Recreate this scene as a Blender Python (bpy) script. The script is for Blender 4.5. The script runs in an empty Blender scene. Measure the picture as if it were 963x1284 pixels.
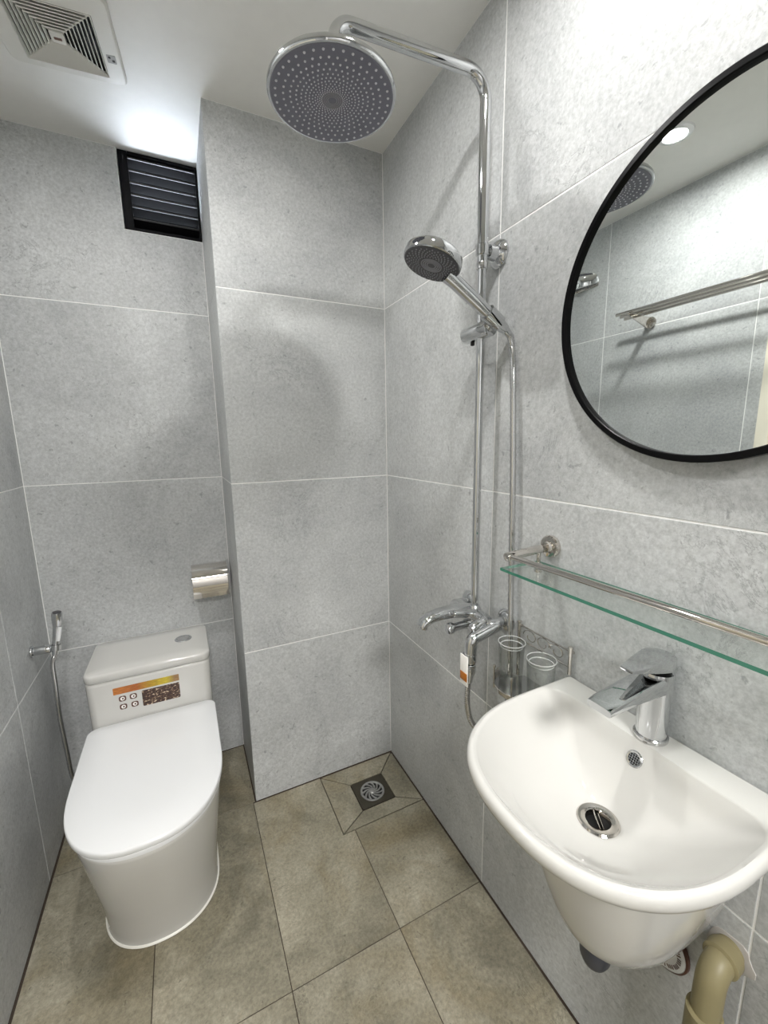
import bpy, bmesh, math, random
from mathutils import Vector, Matrix

random.seed(7)
PI = math.pi
scene = bpy.context.scene
COL = scene.collection

# ------------------------------------------------------------------ camera, daylight, exposure
cam_data = bpy.data.cameras.new('camera')
cam_data.sensor_fit = 'HORIZONTAL'
cam_data.sensor_width = 36.0
cam_data.lens = 521.23 / 963.0 * 36.0
cam_data.clip_start = 0.01
cam = bpy.data.objects.new('camera', cam_data)
COL.objects.link(cam)
cam.location = (-0.711, -1.4405, 1.3345)
cam.rotation_euler = (1.3988, 0.0157, -0.4525)
scene.camera = cam

world = bpy.data.worlds.new('daylight')
scene.world = world
world.use_nodes = True
bgn = world.node_tree.nodes['Background']
bgn.inputs['Color'].default_value = (0.80, 0.88, 1.0, 1)
bgn.inputs['Strength'].default_value = 32.0

scene.view_settings.view_transform = 'Standard'
scene.view_settings.look = 'None'
scene.view_settings.gamma = 1.0
scene.view_settings.exposure = 0.08
try:
    scene.cycles.use_denoising = True
    scene.cycles.max_bounces = 14
    scene.cycles.diffuse_bounces = 8
    scene.cycles.glossy_bounces = 6
    scene.cycles.transparent_max_bounces = 16
    scene.cycles.sample_clamp_indirect = 6.0
except Exception:
    pass

LAMP_STRENGTH = 800.0
LAMP_COLOR = (1.0, 0.985, 0.965)
HALL_FILL_STRENGTH = 78.0
LAMPS = [(-0.85, -0.48, 1.0), (-0.33, -0.95, 0.85)]
H = 2.297            # ceiling
XL = -1.192          # left wall
XP = -0.570          # pillar edge
YB = 0.333           # bay depth
YR = -1.90           # rear wall

# ------------------------------------------------------------------ materials
def srgb(r, g, b):
    f = lambda c: (c / 255 / 12.92) if c / 255 <= 0.04045 else ((c / 255 + 0.055) / 1.055) ** 2.4
    return (f(r), f(g), f(b), 1)

def new_mat(name):
    m = bpy.data.materials.new(name)
    m.use_nodes = True
    nt = m.node_tree
    return m, nt, nt.nodes['Principled BSDF']

def simple(name, col, rough=0.5, metal=0.0, bump=0.0, scale=60, coat=0.0, var=0.04):
    """principled material with a little procedural variation in colour and relief"""
    m, nt, p = new_mat(name)
    tc = nt.nodes.new('ShaderNodeNewGeometry')
    no = nt.nodes.new('ShaderNodeTexNoise')
    no.inputs['Scale'].default_value = scale
    no.inputs['Detail'].default_value = 4
    nt.links.new(tc.outputs['Position'], no.inputs['Vector'])
    mx = nt.nodes.new('ShaderNodeMix'); mx.data_type = 'RGBA'
    mx.inputs['A'].default_value = tuple(c * (1 - var) for c in col[:3]) + (1,)
    mx.inputs['B'].default_value = tuple(min(1, c * (1 + var)) for c in col[:3]) + (1,)
    nt.links.new(no.outputs['Fac'], mx.inputs['Factor'])
    nt.links.new(mx.outputs['Result'], p.inputs['Base Color'])
    p.inputs['Roughness'].default_value = rough
    p.inputs['Metallic'].default_value = metal
    if coat:
        p.inputs['Coat Weight'].default_value = coat
        p.inputs['Coat Roughness'].default_value = 0.04
    if bump:
        b = nt.nodes.new('ShaderNodeBump')
        b.inputs['Strength'].default_value = bump
        b.inputs['Distance'].default_value = 0.001
        nt.links.new(no.outputs['Fac'], b.inputs['Height'])
        nt.links.new(b.outputs['Normal'], p.inputs['Normal'])
    return m

def tile_material(name, stops, speck, rough, cloud=2.4, bump=0.25, veins=0.5, patch=None):
    m, nt, p = new_mat(name)
    N, L = nt.nodes.new, nt.links.new
    geo = N('ShaderNodeNewGeometry'); inf = N('ShaderNodeObjectInfo')
    mul = N('ShaderNodeMath'); mul.operation = 'MULTIPLY'; mul.inputs[1].default_value = 53.0
    L(inf.outputs['Random'], mul.inputs[0])
    add = N('ShaderNodeVectorMath'); add.operation = 'ADD'
    L(geo.outputs['Position'], add.inputs[0]); L(mul.outputs[0], add.inputs[1])
    def noise(scale, detail=6, rough_=0.6, dist=0.0):
        n = N('ShaderNodeTexNoise')
        n.inputs['Scale'].default_value = scale; n.inputs['Detail'].default_value = detail
        n.inputs['Roughness'].default_value = rough_; n.inputs['Distortion'].default_value = dist
        L(add.outputs[0], n.inputs['Vector']); return n
    n1 = noise(cloud, 9, 0.62, 0.5)
    ramp = N('ShaderNodeValToRGB')
    while len(ramp.color_ramp.elements) < len(stops): ramp.color_ramp.elements.new(0.5)
    for e, (pos, c) in zip(ramp.color_ramp.elements, stops): e.position = pos; e.color = c
    L(n1.outputs['Fac'], ramp.inputs['Fac'])
    col = ramp.outputs['Color']
    if patch:                                   # large tinted patches
        n5 = noise(patch[0], 5, 0.6, 0.8)
        mr = N('ShaderNodeMapRange'); mr.inputs[1].default_value = 0.48; mr.inputs[2].default_value = 0.68
        mr.inputs[3].default_value = 0; mr.inputs[4].default_value = patch[2]
        L(n5.outputs['Fac'], mr.inputs[0])
        mp = N('ShaderNodeMix'); mp.data_type = 'RGBA'; mp.inputs['B'].default_value = patch[1]
        L(mr.outputs[0], mp.inputs['Factor']); L(col, mp.inputs['A']); col = mp.outputs['Result']
    # fine grain
    n2 = noise(110, 5, 0.75)
    mr2 = N('ShaderNodeMapRange'); mr2.inputs[1].default_value = 0.3; mr2.inputs[2].default_value = 0.7
    mr2.inputs[3].default_value = 1 - speck; mr2.inputs[4].default_value = 1 + speck
    L(n2.outputs['Fac'], mr2.inputs[0])
    m2 = N('ShaderNodeMix'); m2.data_type = 'RGBA'; m2.blend_type = 'MULTIPLY'; m2.inputs['Factor'].default_value = 1
    L(col, m2.inputs['A']); L(mr2.outputs[0], m2.inputs['B']); col = m2.outputs['Result']
    # short scratches and hairline veins
    n3 = noise(6.0, 10, 0.72, 1.2)
    a = N('ShaderNodeMath'); a.operation = 'SUBTRACT'; a.inputs[1].default_value = 0.5; L(n3.outputs['Fac'], a.inputs[0])
    ab = N('ShaderNodeMath'); ab.operation = 'ABSOLUTE'; L(a.outputs[0], ab.inputs[0])
    mr3 = N('ShaderNodeMapRange'); mr3.inputs[1].default_value = 0.0; mr3.inputs[2].default_value = 0.010
    mr3.inputs[3].default_value = veins; mr3.inputs[4].default_value = 0.0
    L(ab.outputs[0], mr3.inputs[0])
    n4 = noise(4.0, 2, 0.5)
    mr4 = N('ShaderNodeMapRange'); mr4.inputs[1].default_value = 0.52; mr4.inputs[2].default_value = 0.66
    L(n4.outputs['Fac'], mr4.inputs[0])
    vm = N('ShaderNodeMath'); vm.operation = 'MULTIPLY'; L(mr3.outputs[0], vm.inputs[0]); L(mr4.outputs[0], vm.inputs[1])
    m3 = N('ShaderNodeMix'); m3.data_type = 'RGBA'
    m3.inputs['B'].default_value = tuple(c * 0.55 for c in stops[0][1][:3]) + (1,)
    L(vm.outputs[0], m3.inputs['Factor']); L(col, m3.inputs['A'])
    L(m3.outputs['Result'], p.inputs['Base Color'])
    # small dark pits
    n7 = noise(55, 3, 0.6, 0.3)
    mr7 = N('ShaderNodeMapRange'); mr7.inputs[1].default_value = 0.63; mr7.inputs[2].default_value = 0.72
    mr7.inputs[3].default_value = 0.0; mr7.inputs[4].default_value = 0.6
    L(n7.outputs['Fac'], mr7.inputs[0])
    m7 = N('ShaderNodeMix'); m7.data_type = 'RGBA'; m7.inputs['B'].default_value = tuple(c * 0.5 for c in stops[0][1][:3]) + (1,)
    L(mr7.outputs[0], m7.inputs['Factor']); L(m3.outputs['Result'], m7.inputs['A']); L(m7.outputs['Result'], p.inputs['Base Color'])
    # relief
    hs = N('ShaderNodeMath'); hs.operation = 'MULTIPLY_ADD'; hs.inputs[1].default_value = 0.5
    n6 = noise(38, 6, 0.7)
    L(n2.outputs['Fac'], hs.inputs[0]); L(n6.outputs['Fac'], hs.inputs[2])
    b = N('ShaderNodeBump'); b.inputs['Strength'].default_value = bump; b.inputs['Distance'].default_value = 0.0025
    L(hs.outputs[0], b.inputs['Height']); L(b.outputs['Normal'], p.inputs['Normal'])
    mr5 = N('ShaderNodeMapRange'); mr5.inputs[3].default_value = rough - 0.07; mr5.inputs[4].default_value = rough + 0.1
    L(n6.outputs['Fac'], mr5.inputs[0]); L(mr5.outputs[0], p.inputs['Roughness'])
    p.inputs['Specular IOR Level'].default_value = 0.4
    return m

M = {}
M['wall_tile'] = tile_material('grey_wall_tile',
    [(0.28, srgb(164, 166, 167)), (0.5, srgb(184, 186, 186)), (0.72, srgb(200, 202, 202))], 0.22, 0.42, 2.4, 0.35, 0.75)
M['floor_tile'] = tile_material('beige_floor_tile',
    [(0.28, srgb(102, 98, 84)), (0.48, srgb(137, 132, 115)), (0.72, srgb(168, 162, 145))], 0.32, 0.42, 4.5, 0.6, 0.7,
    (3.4, srgb(122, 110, 82), 0.6))
M['grout'] = simple('light_grout', srgb(240, 240, 238), 0.8, bump=0.2, scale=300)
M['dark_grout'] = simple('dark_grout', srgb(58, 48, 40), 0.9, bump=0.2, scale=300)
M['ceiling'] = simple('ceiling_paint', srgb(226, 225, 221), 0.55, bump=0.05, scale=25)
M['ceramic'] = simple('white_ceramic', srgb(203, 202, 198), 0.08, coat=0.2, var=0.01, scale=5)
M['plastic'] = simple('white_plastic', srgb(228, 229, 230), 0.16, var=0.01, scale=8)
M['fan_plastic'] = simple('fan_plastic', srgb(214, 213, 207), 0.4, var=0.02)
M['chrome'] = simple('chrome', (0.63, 0.64, 0.65, 1), 0.05, 1.0, var=0.01, scale=30)
M['steel'] = simple('stainless_steel', (0.60, 0.60, 0.60, 1), 0.16, 1.0, var=0.04, scale=80)
M['steel_bright'] = simple('polished_steel', (0.64, 0.61, 0.57, 1), 0.06, 1.0, var=0.02)
M['black'] = simple('black_lacquer', srgb(14, 14, 15), 0.28, var=0.1)
M['louver'] = simple('black_aluminium', srgb(17, 17, 19), 0.5, 0.0, var=0.1)
for k_ in ('louver', 'black'): M[k_].node_tree.nodes['Principled BSDF'].inputs['Specular IOR Level'].default_value = 0.08
M['louver_lip_glint'] = simple('louver_lip_glint', srgb(48, 48, 50), 0.3, var=0.1)  # lighter, glossier tone paints the glint along the slat lips
M['face_grey'] = simple('shower_face', srgb(108, 108, 121), 0.35, var=0.05)
M['face_dark'] = simple('hand_shower_face', srgb(66, 66, 70), 0.35, var=0.05)
M['nozzle'] = simple('silicone_nozzle', srgb(205, 205, 212), 0.4, var=0.03)
M['nozzle_grey'] = simple('grey_nozzle', srgb(140, 140, 146), 0.4, var=0.03)
M['dark'] = simple('dark_void', srgb(12, 12, 13), 0.7)
M['rubber'] = simple('dark_rubber', srgb(58, 60, 68), 0.4, var=0.08)
M['pvc'] = simple('beige_pvc', srgb(140, 131, 98), 0.45, var=0.12, scale=18, bump=0.1)
M['plaster'] = simple('plaster', srgb(190, 186, 181), 0.9, var=0.1, scale=40, bump=0.8)
M['door'] = simple('cream_paint', srgb(228, 222, 206), 0.4, var=0.02)
M['hall_paint'] = simple('hall_paint', srgb(176, 176, 176), 0.6, var=0.02)
M['paper'] = simple('tissue_paper', srgb(240, 238, 234), 0.95, bump=0.3, scale=200)
M['brown'] = simple('brown_print', srgb(92, 62, 50), 0.4, var=0.15)
M['bronze'] = simple('dark_cast_iron', srgb(70, 66, 56), 0.45, 0.5, var=0.2, scale=90, bump=0.3)
M['drain_steel'] = simple('dull_steel', (0.42, 0.42, 0.41, 1), 0.35, 0.9, var=0.12, scale=120)
M['mirror'] = simple('mirror_silver', (0.86, 0.90, 0.885, 1), 0.0, 1.0, var=0.0)
M['orange'] = simple('orange_print', srgb(176, 104, 28), 0.5, var=0.3, scale=500)
M['seal'] = simple('silicone_bead', srgb(238, 236, 228), 0.35)

def lamp_mat(name='lamp_diffuser', strength=LAMP_STRENGTH):
    m = bpy.data.materials.new(name); m.use_nodes = True
    nt = m.node_tree; nt.nodes.clear()
    o = nt.nodes.new('ShaderNodeOutputMaterial'); e = nt.nodes.new('ShaderNodeEmission')
    e.inputs['Color'].default_value = LAMP_COLOR + (1,); e.inputs['Strength'].default_value = strength
    nt.links.new(e.outputs[0], o.inputs[0]); return m
M['lamp'] = lamp_mat()
M['hall_fill'] = lamp_mat('hall_fill', HALL_FILL_STRENGTH)

def thin_glass(name, tint, refl_ior=1.5, edge=None):
    """thin clear pane: tinted transparency with a Fresnel reflection, darker towards grazing edges"""
    m = bpy.data.materials.new(name); m.use_nodes = True
    nt = m.node_tree; nt.nodes.clear(); N, L = nt.nodes.new, nt.links.new
    o = N('ShaderNodeOutputMaterial'); t = N('ShaderNodeBsdfTransparent'); g = N('ShaderNodeBsdfGlossy')
    g.inputs['Roughness'].default_value = 0.02
    fc = N('ShaderNodeLayerWeight'); fc.inputs['Blend'].default_value = 0.5
    pw = N('ShaderNodeMath'); pw.operation = 'POWER'; pw.inputs[1].default_value = 5.0
    fr = N('ShaderNodeMath'); fr.operation = 'MULTIPLY_ADD'; fr.inputs[1].default_value = 0.90; fr.inputs[2].default_value = 0.045
    L(fc.outputs['Facing'], pw.inputs[0]); L(pw.outputs[0], fr.inputs[0])
    mx = N('ShaderNodeMixShader')
    t.inputs['Color'].default_value = tint
    if edge:
        lw = N('ShaderNodeLayerWeight'); lw.inputs['Blend'].default_value = 0.35
        c = N('ShaderNodeMix'); c.data_type = 'RGBA'
        c.inputs['A'].default_value = tint; c.inputs['B'].default_value = edge
        L(lw.outputs['Facing'], c.inputs['Factor']); L(c.outputs['Result'], t.inputs['Color'])
    L(fr.outputs[0], mx.inputs[0]); L(t.outputs[0], mx.inputs[1]); L(g.outputs[0], mx.inputs[2])
    L(mx.outputs[0], o.inputs[0]); return m
M['glass'] = thin_glass('shelf_glass', (0.965, 0.985, 0.975, 1))
M['tumbler'] = thin_glass('tumbler_glass', (0.985, 0.99, 0.985, 1), 1.5, (0.80, 0.81, 0.80, 1))
m, nt, p = new_mat('glass_rim_glint'); M['glass_rim_glint'] = m
p.inputs['Base Color'].default_value = srgb(236, 238, 236); p.inputs['Roughness'].default_value = 0.08  # whitish base puts the bright reflection of the rims into the colour
p.inputs['Transmission Weight'].default_value = 0.55; p.inputs['IOR'].default_value = 1.5
m, nt, p = new_mat('glass_edge'); M['glass_edge'] = m
p.inputs['Base Color'].default_value = srgb(62, 128, 106); p.inputs['Roughness'].default_value = 0.12
p.inputs['Transmission Weight'].default_value = 0.25

def sticker_strip():
    m, nt, p = new_mat('sticker_gradient'); N, L = nt.nodes.new, nt.links.new
    tc = N('ShaderNodeTexCoord'); sp = N('ShaderNodeSeparateXYZ'); r = N('ShaderNodeValToRGB')
    L(tc.outputs['Generated'], sp.inputs[0]); L(sp.outputs['X'], r.inputs['Fac'])
    els = [(0.0, srgb(186, 116, 52)), (0.35, srgb(164, 92, 40)), (0.55, srgb(176, 140, 40)), (0.8, srgb(196, 176, 50)), (0.93, srgb(150, 118, 80))]
    while len(r.color_ramp.elements) < len(els): r.color_ramp.elements.new(0.5)
    for e, (a, c) in zip(r.color_ramp.elements, els): e.position = a; e.color = c
    # fine printed streaks
    mp = N('ShaderNodeMapping'); mp.inputs['Scale'].default_value = (6, 1, 9); L(tc.outputs['Generated'], mp.inputs['Vector'])
    no = N('ShaderNodeTexNoise'); no.inputs['Scale'].default_value = 2.0; no.inputs['Detail'].default_value = 3
    L(mp.outputs[0], no.inputs['Vector'])
    mr = N('ShaderNodeMapRange'); mr.inputs[1].default_value = 0.35; mr.inputs[2].default_value = 0.65
    mr.inputs[3].default_value = 0.7; mr.inputs[4].default_value = 1.3
    L(no.outputs['Fac'], mr.inputs[0])
    mx = N('ShaderNodeMix'); mx.data_type = 'RGBA'; mx.blend_type = 'MULTIPLY'; mx.inputs['Factor'].default_value = 1
    L(r.outputs['Color'], mx.inputs['A']); L(mr.outputs[0], mx.inputs['B']); L(mx.outputs['Result'], p.inputs['Base Color'])
    p.inputs['Roughness'].default_value = 0.3; return m
M['strip'] = sticker_strip()

def sticker_panel():
    m, nt, p = new_mat('sticker_print'); N, L = nt.nodes.new, nt.links.new
    tc = N('ShaderNodeTexCoord'); mp = N('ShaderNodeMapping'); mp.inputs['Scale'].default_value = (9, 1, 6)
    L(tc.outputs['Generated'], mp.inputs['Vector'])
    v = N('ShaderNodeTexNoise'); v.inputs['Scale'].default_value = 1.6; v.inputs['Detail'].default_value = 2; v.inputs['Distortion'].default_value = 0.6
    L(mp.outputs[0], v.inputs['Vector'])
    r = N('ShaderNodeValToRGB'); els = [(0.0, srgb(40, 22, 18)), (0.5, srgb(58, 36, 28)), (0.60, srgb(108, 82, 62)), (0.70, srgb(222, 204, 176))]
    while len(r.color_ramp.elements) < len(els): r.color_ramp.elements.new(0.5)
    for e, (a, c) in zip(r.color_ramp.elements, els): e.position = a; e.color = c
    L(v.outputs['Fac'], r.inputs['Fac']); L(r.outputs['Color'], p.inputs['Base Color'])
    p.inputs['Roughness'].default_value = 0.3; return m
M['panel'] = sticker_panel()

# ------------------------------------------------------------------ geometry helpers (world coordinates)
def V(*a): return Vector(a)

def root_of(o):
    while o.parent: o = o.parent
    return o

def obj(name, bm, mat, parent=None, sharp=35, kind=None, label=None):
    bmesh.ops.recalc_face_normals(bm, faces=bm.faces)
    me = bpy.data.meshes.new(name)
    off = root_of(parent).location if parent else Vector((0, 0, 0))
    if off.length: bmesh.ops.translate(bm, verts=bm.verts, vec=-off)
    bm.to_mesh(me); bm.free()
    mats = mat if isinstance(mat, (list, tuple)) else [mat]
    for mm in mats: me.materials.append(mm)
    if sharp:
        me.shade_smooth(); me.set_sharp_from_angle(angle=math.radians(sharp))
    o = bpy.data.objects.new(name, me); COL.objects.link(o)
    if parent: o.parent = parent
    if kind: o['kind'] = kind
    if label: o['label'] = label
    return o

def thing(name, label, cat, loc, group=None):
    o = bpy.data.objects.new(name, None); COL.objects.link(o)
    o.location = loc; o['label'] = label; o['category'] = cat
    o.empty_display_size = 0.05
    if group: o['group'] = group
    return o

def box(bm, x0, x1, y0, y1, z0, z1, bevel=0.0, seg=2, mat=0):
    r = bmesh.ops.create_cube(bm, size=1)
    vs = r['verts']
    for v in vs:
        v.co = V((x0 + x1) / 2 + v.co.x * (x1 - x0), (y0 + y1) / 2 + v.co.y * (y1 - y0), (z0 + z1) / 2 + v.co.z * (z1 - z0))
    if bevel:
        es = list({e for v in vs for e in v.link_edges})
        bmesh.ops.bevel(bm, geom=es, offset=bevel, segments=seg, profile=0.5, affect='EDGES')
    return bm

def basis(axis):
    a = Vector(axis).normalized()
    h = V(0, 0, 1) if abs(a.z) < 0.9 else V(1, 0, 0)
    u = a.cross(h).normalized(); w = a.cross(u).normalized()
    return a, u, w

def loft(bm, rings, close=True, cap0=True, cap1=True, mat=0):
    vr = [[bm.verts.new(p) for p in r] for r in rings]
    n = len(rings[0])
    for a, b in zip(vr, vr[1:]):
        for i in range(n if close else n - 1):
            j = (i + 1) % n
            f = bm.faces.new((a[i], a[j], b[j], b[i])); f.material_index = mat
    if cap0: bm.faces.new(vr[0][::-1]).material_index = mat
    if cap1: bm.faces.new(vr[-1]).material_index = mat
    return vr

def lathe(bm, prof, c, axis=(0, 0, 1), seg=32, cap0=True, cap1=True, mat=0):
    a, u, w = basis(axis); c = Vector(c)
    rings = []
    for r, h in prof:
        r = max(r, 1e-5)
        rings.append([c + a * h + (u * math.cos(2 * PI * k / seg) + w * math.sin(2 * PI * k / seg)) * r for k in range(seg)])
    loft(bm, rings, True, cap0, cap1, mat)
    return bm

def fillet(pts, r, n=6):
    pts = [Vector(p) for p in pts]; out = [pts[0]]
    for i in range(1, len(pts) - 1):
        a, b, c = pts[i - 1], pts[i], pts[i + 1]
        d1 = (a - b).normalized(); d2 = (c - b).normalized()
        ang = d1.angle(d2)
        if ang > PI - 0.02: out.append(b); continue
        rr = r if not isinstance(r, (list, tuple)) else r[i - 1]
        L = min(rr / math.tan(ang / 2), (a - b).length * .49, (c - b).length * .49)
        p0 = b + d1 * L; p1 = b + d2 * L
        R = L * math.tan(ang / 2)
        cen = b + (d1 + d2).normalized() * (R / math.sin(ang / 2))
        v0 = p0 - cen; v1 = p1 - cen; tot = v0.angle(v1); ax = v0.cross(v1).normalized()
        for k in range(n + 1):
            out.append(cen + Matrix.Rotation(tot * k / n, 3, ax) @ v0)
    out.append(pts[-1]); return out

def catmull(pts, n=8):
    P = [Vector(p) for p in pts]; P = [2 * P[0] - P[1]] + P + [2 * P[-1] - P[-2]]; out = []
    for i in range(1, len(P) - 2):
        for k in range(n):
            t = k / n; a, b, c, d = P[i - 1], P[i], P[i + 1], P[i + 2]
            out.append(0.5 * ((2 * b) + (c - a) * t + (2 * a - 5 * b + 4 * c - d) * t * t + (3 * b - a - 3 * c + d) * t ** 3))
    out.append(P[-2]); return out

def tube(bm, pts, r, seg=14, caps=True, mat=0):
    pts = [Vector(p) for p in pts]; rings = []
    t = (pts[1] - pts[0]).normalized(); _, u, w = basis(t)
    for i, p in enumerate(pts):
        t2 = (pts[min(i + 1, len(pts) - 1)] - pts[max(i - 1, 0)]).normalized()
        q = t.rotation_difference(t2); u = q @ u; w = q @ w; t = t2
        rr = r[i] if isinstance(r, (list, tuple)) else r
        rings.append([p + (u * math.cos(2 * PI * k / seg) + w * math.sin(2 * PI * k / seg)) * rr for k in range(seg)])
    loft(bm, rings, True, caps, caps, mat); return bm

def cyl(bm, a, b, r, seg=24, bevel=0.0015, r2=None, mat=0):
    a, b = Vector(a), Vector(b); L = (b - a).length; r2 = r if r2 is None else r2
    e = min(bevel, r * .5, L * .4)
    prof = [(r - e, 0), (r - e * .3, e * .3), (r, e), (r2, L - e), (r2 - e * .3, L - e * .3), (r2 - e, L)] if e > 0 else [(r, 0), (r2, L)]
    return lathe(bm, prof, a, b - a, seg, mat=mat)

def inset(poly, d):
    n = len(poly); out = []
    area = sum(poly[i][0] * poly[(i + 1) % n][1] - poly[(i + 1) % n][0] * poly[i][1] for i in range(n))
    s = 1 if area > 0 else -1
    for i in range(n):
        p0, p1, p2 = Vector(poly[i - 1]), Vector(poly[i]), Vector(poly[(i + 1) % n])
        e1 = (p1 - p0).normalized(); e2 = (p2 - p1).normalized()
        n1 = Vector((-e1.y, e1.x)) * s; n2 = Vector((-e2.y, e2.x)) * s
        m = n1 + n2
        out.append(p1 + m * (d / max(1e-6, 0.5 * m.length_squared)))
    return out

def tile_prism(bm, poly, o, u, v, n, thick=0.0024, gap=0.0015, cham=0.0007, front=0.0):
    """one tile: polygon in (u,v) about o, front face at `front` along n, edges eased, joint half-width `gap`"""
    o, u, v, n = Vector(o), Vector(u), Vector(v), Vector(n)
    outer = inset(poly, gap); inner = inset(poly, gap + cham)
    P = lambda q, h: o + u * q[0] + v * q[1] + n * h
    loft(bm, [[P(q, front - thick) for q in outer], [P(q, front - cham) for q in outer], [P(q, front) for q in inner]])
    return bm

def rect(a0, a1, b0, b1): return [(a0, b0), (a1, b0), (a1, b1), (a0, b1)]

def tiles(parent, polys, o, u, v, n, mat, gap=0.0015, name='tile', jitter=0.0002):
    for poly in polys:
        bm = bmesh.new()
        tile_prism(bm, poly, o, u, v, n, gap=gap, front=random.uniform(-jitter, 0))
        obj(name, bm, mat, parent, sharp=25)

# ------------------------------------------------------------------ room shell
JZ = [0.0, 0.6, 1.2, 1.8, H]
def rows(c0, c1, js=None):
    js = js or JZ
    return [rect(c0, c1, js[i], js[i + 1]) for i in range(len(js) - 1)]
D = 0.0009            # joint depth: the backing (grout) sits this far behind the tile faces

def shell(name, boxes, mat, hole=None):
    bm = bmesh.new()
    for b in boxes: box(bm, *b)
    return obj(name, bm, mat, sharp=0, kind='structure')

# floor
sx0, sx1, sy0, sy1 = -0.322, -0.004, -0.276, -0.006       # tiled drain square
floor = shell('floor', [(XL - .12, .12, YR - .12, sy0, -0.12, -.0018), (XL - .12, .12, sy1, YB + .12, -0.12, -.0018), (XL - .12, sx0, sy0, sy1, -0.12, -.0018),
                        (sx1, .12, sy0, sy1, -0.12, -.0018), (sx0, sx1, sy0, sy1, -0.12, -.0125)], M['dark_grout'])
cx = [XL + .005, -0.89, -0.58, -0.28, -0.0045]
fp = []
ry = [0.0, -0.607, -1.21, YR]
for i in range(4):
    for j in range(3):
        if i >= 2 and j == 0: continue
        fp.append(rect(cx[i], cx[i + 1], ry[j + 1], ry[j]))
fp.append(rect(cx[0], cx[1], 0.0, YB - .003))
fp.append(rect(cx[1], XP - .003, 0.0, YB - .003))
dx0, dx1, dy0, dy1 = -0.224, -0.090, -0.214, -0.086       # drain plate
fp.append([(cx[2], -0.607), (cx[3], -0.607), (cx[3], sy0), (sx0, sy0), (sx0, -0.0045), (cx[2], -0.0045)])
fp.append(rect(cx[3], cx[4], -0.607, sy0))
tiles(floor, fp, (0, 0, 0), (1, 0, 0), (0, 1, 0), (0, 0, 1), M['floor_tile'], gap=0.0010)
# four wedge tiles falling to the drain
def wedge(a, b, c, d):
    bm = bmesh.new()
    pts = inset([a, b, c, d], 0.0017)
    zz = [0, 0, -0.006, -0.006]
    top = [V(q[0], q[1], z) for q, z in zip(pts, zz)]
    bot = [V(q[0], q[1], z - 0.006) for q, z in zip(pts, zz)]
    loft(bm, [bot, top]); obj('tile', bm, M['floor_tile'], floor, sharp=25)
O = [(sx0, sy0), (sx1, sy0), (sx1, sy1), (sx0, sy1)]; I = [(dx0, dy0), (dx1, dy0), (dx1, dy1), (dx0, dy1)]
for k in range(4):
    wedge(O[k], O[(k + 1) % 4], I[(k + 1) % 4], I[k])

# ceiling
shell('ceiling', [(XL - .12, .12, YR - .12, YB + .12, H, H + .12)], M['ceiling'])

# right wall (x = 0)
wr = shell('wall_right', [(D, .12, YR - .12, YB + .12, 0, H)], M['grout'])
cy = [0.0, -0.61, -1.221, YR]
ps = []
for i in range(3): ps += rows(cy[i + 1], cy[i])
tiles(wr, ps, (0, 0, 0), (0, 1, 0), (0, 0, 1), (-1, 0, 0), M['wall_tile'])
# pillar front (y = 0), its return (x = XP)
wp = shell('wall_back_right', [(XP + D, 0.0, D, YB + .12, 0, H)], M['grout'])
tiles(wp, rows(XP - .0012, 0.0), (0, 0, 0), (1, 0, 0), (0, 0, 1), (0, -1, 0), M['wall_tile'])
tiles(wp, rows(0.0012, YB), (XP, 0, 0), (0, 1, 0), (0, 0, 1), (-1, 0, 0), M['wall_tile'])
# bay back wall (y = YB) with the louvre opening
LX0, LX1, LZ0, LZ1 = -0.813, XP - 0.0005, 2.052, H
wb = shell('wall_back_left', [(XL - .12, LX0, YB + D, YB + .12, 0, H), (LX0, XP + .02, YB + D, YB + .12, 0, LZ0)], M['grout'])
tiles(wb, rows(XL, XP, JZ[:4]) + [[(XL, 1.8), (XP, 1.8), (XP, LZ0), (LX0, LZ0), (LX0, H), (XL, H)]],
      (0, YB, 0), (1, 0, 0), (0, 0, 1), (0, -1, 0), M['wall_tile'])
# left wall (x = XL), with a door near the camera
DY0, DY1, DZL, DZ = -1.44, -0.655, 1.74, 2.06
wl = shell('wall_left', [(XL - .12, XL - D, DY1, YB + .12, 0, H), (XL - .12, XL - D, YR - .12, DY0, 0, H),
                         (XL - .12, XL - D, DY0, DY1, DZL, H)], M['grout'])
ps = rows(-0.012, YB) + rows(-0.612, -0.012) + rows(DY1, -0.612) + [rect(DY0, DY1, DZL, H)] + rows(YR, DY0)
tiles(wl, ps, (XL, 0, 0), (0, 1, 0), (0, 0, 1), (1, 0, 0), M['wall_tile'])
# rear wall behind the camera
HX0, HX1 = -1.06, -0.22
wq = shell('wall_rear', [(XL - .12, HX0, YR - .12, YR - D, 0, H), (HX1, .12, YR - .12, YR - D, 0, H), (HX0, HX1, YR - .12, YR - D, DZ, H)], M['grout'])
tiles(wq, rows(XL, HX0) + rows(HX1, 0) + [rect(HX0, HX1, DZ, H)], (0, YR, 0), (1, 0, 0), (0, 0, 1), (0, 1, 0), M['wall_tile'])
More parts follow.
